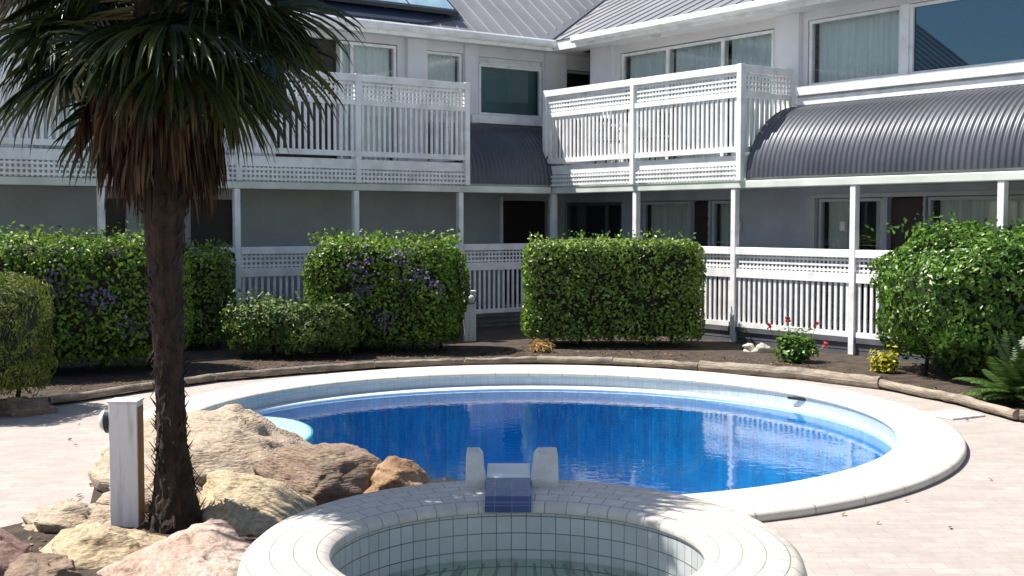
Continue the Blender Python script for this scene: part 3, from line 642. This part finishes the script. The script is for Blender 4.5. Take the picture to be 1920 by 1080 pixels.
g = MB(); PP = [(-3.6,6.2),(-1.5,6.2),(-1.0,7.3),(-.3,7.85),(-.3,8.45),(-.9,9.1),(-1.3,9.7),(-2.4,10.9),(-3.2,10.5),(-3.15,9.2),(-2.95,8.5),(-3.5,7.7)]
g.add([(x,y,.006) for x,y in PP], [tuple(range(len(PP)))]); tag(g.build('rock_bed', M['soil'], flip=False), kind='structure')
rock((-2.36,9.85,.08), (1.03,.95,.40), M['rock_tan'], 'largest tan boulder with wavy layers behind the palm trunk, at the pool edge', 3, .1, 3, .14, strata=.022, tilt=(0,.10), warp=1)
rock((-1.42,9.05,.10), (.55,.5,.32), M['rock_brown'], 'smooth dark brown boulder between the largest boulder and the spa rim', 11, -.2, 4, .08, strata=.003, tilt=(0,.12))
rock((-.84,8.85,.08), (.30,.28,.25), M['rock_orange'], 'small orange brown rock between the dark boulder and the spillway', 17, .3, 6, .14)
rock((-.50,8.45,.05), (.2,.2,.19), M['rock_tan'], 'smallest pale rock, next to the left cheek of the spillway', 19, .3, 5, .14)
rock((-1.70,8.2,.04), (.56,.50,.27), M['rock_yellow'], 'yellow flat rock right of the palm base, crossed by the trunk shadow', 23, -.3, 6, .10, tilt=(.15,.12))
rock((-1.86,7.02,.0), (.50,.52,.21), M['rock_pink'], 'pale pink flat rock in front of the palm base, beside the spa rim', 31, .2, 5, .10, tilt=(.1,.05))
rock((-2.50,7.28,.02), (.42,.34,.17), M['rock_yellow'], 'yellow slab rock in front of the near white bollard', 37, .5, 6, .12, tilt=(.12,-.12))
rock((-2.88,8.1,-.01), (.40,.33,.16), M['rock_tan'], 'low pale rock behind and left of the near bollard', 41, .3, 5, .12)
rock((-3.08,7.1,.02), (.36,.45,.21), M['rock_plum'], 'dark plum coloured rock in the lower left corner', 43, -.3, 4, .10, tilt=(0,.3))
rock((-2.66,6.85,.0), (.25,.25,.13), M['rock_brown'], 'dark brown rock at the bottom edge between the plum rock and the yellow slab', 47, 0, 6, .12)
rock((-5.05,12.7,.05), (.32,.2,.13), M['rock_brown'], 'low brown rock lying at the foot of the conifer bush', 53, .3, 5, .12)
rock((-2.55,8.75,.04), (.38,.4,.22), M['rock_tan'], 'tan rock between the near bollard and the palm trunk', 59, .3, 5, .12)
for (x,y,s,lab) in ((3.62,18.7,.11,'small pale stone in the bed left of the red flowering plant'),(3.8,18.6,.15,'rounded pale stone touching the left of the red flowering plant')):
    rock((x,y,.06), (s,s*.8,s*.8), M['stone'], lab, int(x*50), 0, 4, .1, sub=3)

# ------------------------------------------------------------ hedges and shrubs
hedge('hedge', 'large clipped rectangular green hedge in the centre, behind the pool', 'hedge', (1.60,19.75,.02), (2.84,1.3,1.62), 0, 24000, .062, M['hedge'], 9, .05, 1.8, 3, shoots=320, group='hedges behind the pool')
hedge('hedge', 'bushy hedge with purple flowers right of the low shrubs, beside the far lamp post', 'hedge', (-1.95,18.95,.02), (2.40,1.5,1.60), 0, 19000, .065, M['hedge2'], 5, .10, 1.6, 21, shoots=900, group='hedges behind the pool',
      flowers=[(-.25,.95,60,.09),(.55,1.2,70,.12),(-.3,1.3,80,.12),(.1,.5,50,.09),(-.45,.35,50,.07),(.8,1.0,40,.08),(.3,1.45,50,.1)])
hedge('hedge', 'long dark hedge with purple flowers left of the palm trunk', 'hedge', (-6.05,16.0,.02), (3.6,1.5,1.69), R(28), 20000, .065, M['hedge2'], 5, .11, 1.5, 33, shoots=1000, group='hedges behind the pool',
      flowers=[(-.6,1.1,90,.14),(.0,1.2,80,.14),(.5,1.0,60,.12),(-1.0,.9,50,.12),(.9,.6,40,.08)])
hedge('hedge', 'narrow dark clipped hedge just right of the palm trunk', 'hedge', (-5.02,19.2,.02), (1.25,1.1,1.50), 0, 8000, .062, M['hedge'], 7, .06, 1.6, 44, shoots=200, group='hedges behind the pool')
hedge('low_shrub', 'low ragged shrubs between the narrow hedge and the purple flowered hedge', 'shrub', (-3.2,18.0,.02), (2.0,1.1,.72), 0, 10000, .07, M['shrub'], 3, .16, 2.6, 55, aspect=.45, shoots=400, shrink=.16)
hedge('round_bush', 'huge rounded bright green bush at the right edge', 'bush', (6.45,15.9,.02), (3.25,2.9,1.81), 0, 28000, .085, M['bush'], 2.7, .17, 1.9, 66, aspect=.5, shoots=300, shrink=.2)
hedge('conifer_bush', 'golden green conifer bush at the left edge', 'bush', (-6.08,12.9,.0), (2.25,1.7,1.40), 0, 23000, .06, M['gold'], 3.6, .13, 2.4, 77, aspect=.22, shrink=.16, up=1.6)
# leaf litter and grit on the bed and the paving
nL = 2600; A_ = rng.uniform(-6.5, 6.5, nL); Y_ = rng.uniform(.05, 2.2, nL)**1.0; ex = np.array([e[0] for e in EDGE]); ey = np.array([e[1] for e in EDGE])
P_ = np.stack([A_, np.interp(A_, ex, ey)+Y_, np.full(nL, .03)], 1)
B_ = np.stack([rng.uniform(-3.2, -.5, 500), rng.uniform(6.9, 9.4, 500), np.full(500, .012)], 1)
D_ = np.stack([rng.uniform(-6, 6, 160), rng.uniform(7, 17, 160), np.full(160, .012)], 1); D_ = D_[[not inside(PO_, p, .02) and not inside(SO, p, .02) for p in D_]]
M['litter'] = leafmat('leaf_litter', [(.05,.03,.015),(.13,.08,.04),(.22,.15,.08),(.08,.09,.02)], .9, .1, .2)
tag(fast_mesh('leaf_litter', leaves(np.concatenate([P_, B_, D_]), np.tile([[0,0,1.]], (nL+500+len(D_),1)), .05, .45, .5), 4, M['litter']), kind='stuff')
def spray_plant(name, label, cat, loc, n, rad, h, m, size, aspect, seed, flowers=None, fm='red'):
    r = empty(name, loc, 0, label, cat); P = []; N_ = []; st = MB()
    for k in range(n):
        a = random.uniform(0, 6.28); e = random.uniform(.15, 1); L_ = random.uniform(.5,1)
        tip = Vector((math.cos(a)*rad*(1-e*.5)*L_, math.sin(a)*rad*(1-e*.5)*L_, h*e*L_+.05))
        if k % 4 == 0: st.tube([(0,0,0), tip*.6+Vector((0,0,.02)), tip], [.006,.005,.003], 4)
        for j in range(9): P.append(tip*(.45+.55*j/8)+Vector([random.gauss(0,.03) for _ in range(3)])); N_.append(tip.normalized()+Vector((0,0,.4)))
    st.build('stem', M['stalk'], r)
    fast_mesh('leaves', leaves(np.array(P), np.array(N_), size, aspect, 1.1), 4, m, r)
    if flowers:
        for (x,y,z) in flowers:
            q = rng.normal(0,.025,(14,3))*.8+np.array([[x,y,z]]); fast_mesh('flower', leaves(q, np.tile([[0,-1,.3]],(14,1)), .036, .9), 4, M[fm], r)
            s_ = MB(); s_.tube([(x*.3,y*.3,.1),(x*.8,y*.8,z*.7),(x,y,z)], .005, 4); s_.build('flower_stem', M['stalk'], r)
    return r
spray_plant('flowering_plant', 'small bright green plant with red flowers in front of the right balustrade', 'plant', (4.0,17.3,.02), 150, .40, .50, M['bush'], .085, .6, 1, flowers=[(-.1,.1,.58),(.33,.15,.52),(.42,0,.24),(-.36,.1,.5)])
spray_plant('yellow_plant', 'small yellow leaved plant at the left foot of the round bush', 'plant', (4.88,16.1,.02), 110, .26, .30, M['yellow'], .07, .5, 2)
spray_plant('dry_grass_tuft', 'dry straw coloured tuft at the left foot of the box hedge', 'grass tuft', (.45,18.6,.02), 50, .22, .12, M['straw'], .12, .12, 3)
# fern / cycad at the right
r = empty('spiky_fern', (5.55,13.3,.02), 0, 'glossy spiky fern with arching fronds at the lower right edge of the garden', 'fern')
for k in range(40):
    a = random.uniform(0, 6.28); e = random.uniform(.25,1.35); L_ = random.uniform(.6,.98); P = []; V = []
    pts_ = []
    for j in range(13):
        s_ = j/12; x = L_*s_*math.cos(e)*1.0; z = L_*s_*math.sin(e)-.45*s_*s_*L_*math.cos(e)+.05; pts_.append(Vector((x*math.cos(a), x*math.sin(a), max(z,.02))))
    sd_ = Vector((-math.sin(a), math.cos(a), 0))
    for j in range(2,13):
        d = (pts_[j]-pts_[j-1]).normalized(); up_ = sd_.cross(d)
        for sgn in (-1,1):
            for sub_ in (0,.5):
                p = pts_[j-1].lerp(pts_[j], sub_); ln = .17*math.sin(math.pi*min(1,(j+.5)/13.5))+.03; t_ = (sd_*sgn+d*.5-Vector((0,0,.25))).normalized(); b_2 = d*.02
                V += [p, p+t_*ln*.5+b_2, p+t_*ln, p+t_*ln*.5-b_2]
    o = fast_mesh('frond', np.array([tuple(v) for v in V]), 4, M['fern'], r)

# ------------------------------------------------------------ palm
palm = empty('palm_tree', (-2.19,7.95,0), 0, 'tall fan palm with shaggy trunk and brown hanging skirt, growing from the rocks at left', 'palm tree')
prof = [(0,.175),(.1,.155),(.25,.125),(.5,.098),(.8,.085),(1.1,.088),(1.4,.098),(1.7,.104),(2.0,.125),(2.4,.16),(3.0,.17),(3.5,.13)]
def pr(z):
    for (a,ra),(b,rb) in zip(prof, prof[1:]):
        if z <= b: return ra+(rb-ra)*(z-a)/(b-a)
    return .12
def axis(z): return Vector((-.025*z-.01*math.sin(z*1.5), .0, z))
g = MB(); nz, na = 110, 40
for i in range(nz+1):
    z = 3.5*i/nz; r0 = pr(z); c = axis(z)
    for k in range(na):
        a = 2*math.pi*k/na; ring_ = (z*9+a/6.28*3) % 1
        rr_2 = r0*(1+.12*noise.noise(Vector((math.cos(a)*3,math.sin(a)*3,z*6)))+.10*noise.noise(Vector((math.cos(a)*9,math.sin(a)*9,z*14)))+.07*ring_)
        g.v.append((c.x+rr_2*math.cos(a), rr_2*math.sin(a), z))
for i in range(nz):
    for k in range(na): g.f.append((i*na+k, i*na+(k+1)%na, (i+1)*na+(k+1)%na, (i+1)*na+k))
#        old leaf bases and loose fibre
for k in range(420):
    z = random.random()**.9*2.6+.03; a = random.uniform(0,6.28); c = axis(z); d = Vector((math.cos(a), math.sin(a), 0)); r0 = pr(z)*.95
    ln = random.uniform(.03,.075)*(1.5 if z < .5 else 1); w_ = random.uniform(.008,.02); s_ = Vector((-d.y, d.x, 0)); p = c+d*r0; upd = random.choice((1,1,-1))
    q = p+d*ln*.7+Vector((0,0,ln*upd)); g.add([p-s_*w_, p+s_*w_, q+s_*w_*.3, q-s_*w_*.3, p+Vector((0,0,w_)), q+Vector((0,0,.004))], [(0,1,2,3),(4,0,3,5),(1,4,5,2)])
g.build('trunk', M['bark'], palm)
def blade(V, p0, d0, up0, L_, W_, droop, seg=5, twist=0):
    """long drooping leaflet as a chain of folded quads -> appended as independent diamond pieces sharing ends"""
    p = Vector(p0); d = Vector(d0); pts_ = [p.copy()]
    for j in range(seg):
        d = (d + Vector((0,0,-droop*(j+.3)/seg))).normalized(); p = p+d*(L_/seg); pts_.append(p.copy())
    return pts_
class Strip:
    def __init__(s): s.v = []; s.f = []
    def add(s, pts_, up0, W_, fold=.35):
        n = len(pts_)-1; base = len(s.v)
        for j, p in enumerate(pts_):
            t = j/n; w_ = W_*(.55+.9*t if t < .5 else 1.0*(1-((t-.5)/.5)**1.6)+.02); d = (pts_[min(j+1,n)]-pts_[max(j-1,0)]).normalized()
            sd_ = d.cross(up0); sd_ = sd_.normalized() if sd_.length > 1e-3 else Vector((1,0,0)); nn = sd_.cross(d).normalized()
            s.v += [tuple(p-sd_*w_*.5+nn*w_*fold), tuple(p), tuple(p+sd_*w_*.5+nn*w_*fold)]
        for j in range(n):
            a = base+3*j; s.f += [(a,a+1,a+4,a+3),(a+1,a+2,a+5,a+4)]
    def build(s, name, m, par):
        me = bpy.data.meshes.new(name); me.from_pydata(s.v, [], s.f); me.materials.append(m); return link(bpy.data.objects.new(name, me), par)
def frond(az, elv, stalk, rad, zc, dead=False, seed=0, nl=34):
    rr = random.Random(seed); c = axis(zc); d = Vector((math.cos(az)*math.cos(elv), math.sin(az)*math.cos(elv), math.sin(elv)))
    p = c+Vector((math.cos(az), math.sin(az), 0))*.08; pts_ = [p.copy()]; dd = d.copy()
    for j in range(6): dd = (dd+Vector((0,0,-.05 if not dead else -.12))).normalized(); p = p+dd*stalk/6; pts_.append(p.copy())
    side = Vector((-math.sin(az), math.cos(az), 0)); roll = rr.gauss(0,.35); side = (Matrix.Rotation(roll,3,dd) @ side); up_ = side.cross(dd)*-1
    if up_.z < 0 and not dead: up_ = -up_
    s = Strip(); st = MB(); st.tube(pts_, [.014,.012,.01,.009,.008,.008,.007], 5)
    for k in range(nl):
        a = R(-125+250*(k+.5)/nl)+rr.gauss(0,.03); e = dd*math.cos(a)+side*math.sin(a); e = (e+up_*(.12-.10*abs(math.sin(a)))).normalized()
        L_ = rad*(.78+.22*math.cos(a))*rr.uniform(.9,1.08)
        if dead: e = (e*.7+Vector((0,0,-1))*rr.uniform(.25,1.0)).normalized()
        pp = blade(None, p, e, up_, L_, .03, (.32 if not dead else .7)*rr.uniform(.7,1.5), 6)
        if rr.random() < .35: pp[-1] = pp[-2].lerp(pp[-1], .6)+Vector((0,0,-.05*rr.random()))
        s.add(pp, up_, .037*rr.uniform(.6,1.15) if not dead else .026)
    o = s.build('dead_frond' if dead else 'frond', M['dead' if dead else 'palm'], palm)
    st.build('stalk', M['dead' if dead else 'stalk'], o)
ga = 2.39996
NG = 92
for i in range(NG):
    t = i/(NG-1); az_ = i*ga+random.gauss(0,.3); front = max(0, -math.sin(az_)); elv = R(78-110*t**.85+front*22*t)+random.gauss(0,.14)
    frond(az_, elv, random.uniform(.38,.68), random.uniform(.54,.82), 3.9-.75*t, False, i, random.randint(32,42))
for i in range(46):
    t = i/45; frond(i*ga+.5+random.gauss(0,.2), R(-8-64*t)+random.gauss(0,.13), random.uniform(.26,.52), random.uniform(.32,.56), 3.3-.42*t, True, 100+i, 24)
s = Strip(); rr = random.Random(5)      # loose brown fibre skirt close to the trunk
for k in range(1100):
    a = rr.uniform(0,6.28); z = rr.uniform(2.4,3.15); r0 = pr(z)+rr.uniform(.0,.20)*(1 if z > 2.5 else .5); p = axis(z)+Vector((math.cos(a)*r0, math.sin(a)*r0, 0))
    d = Vector((math.cos(a)*.25, math.sin(a)*.25, -1)).normalized(); s.add(blade(None, p, d, None, rr.uniform(.2,.5), 0, .3, 4), Vector((math.cos(a), math.sin(a), .1)), rr.uniform(.006,.022), .2)
s.build('dead_leaf_skirt', M['dead'], palm)
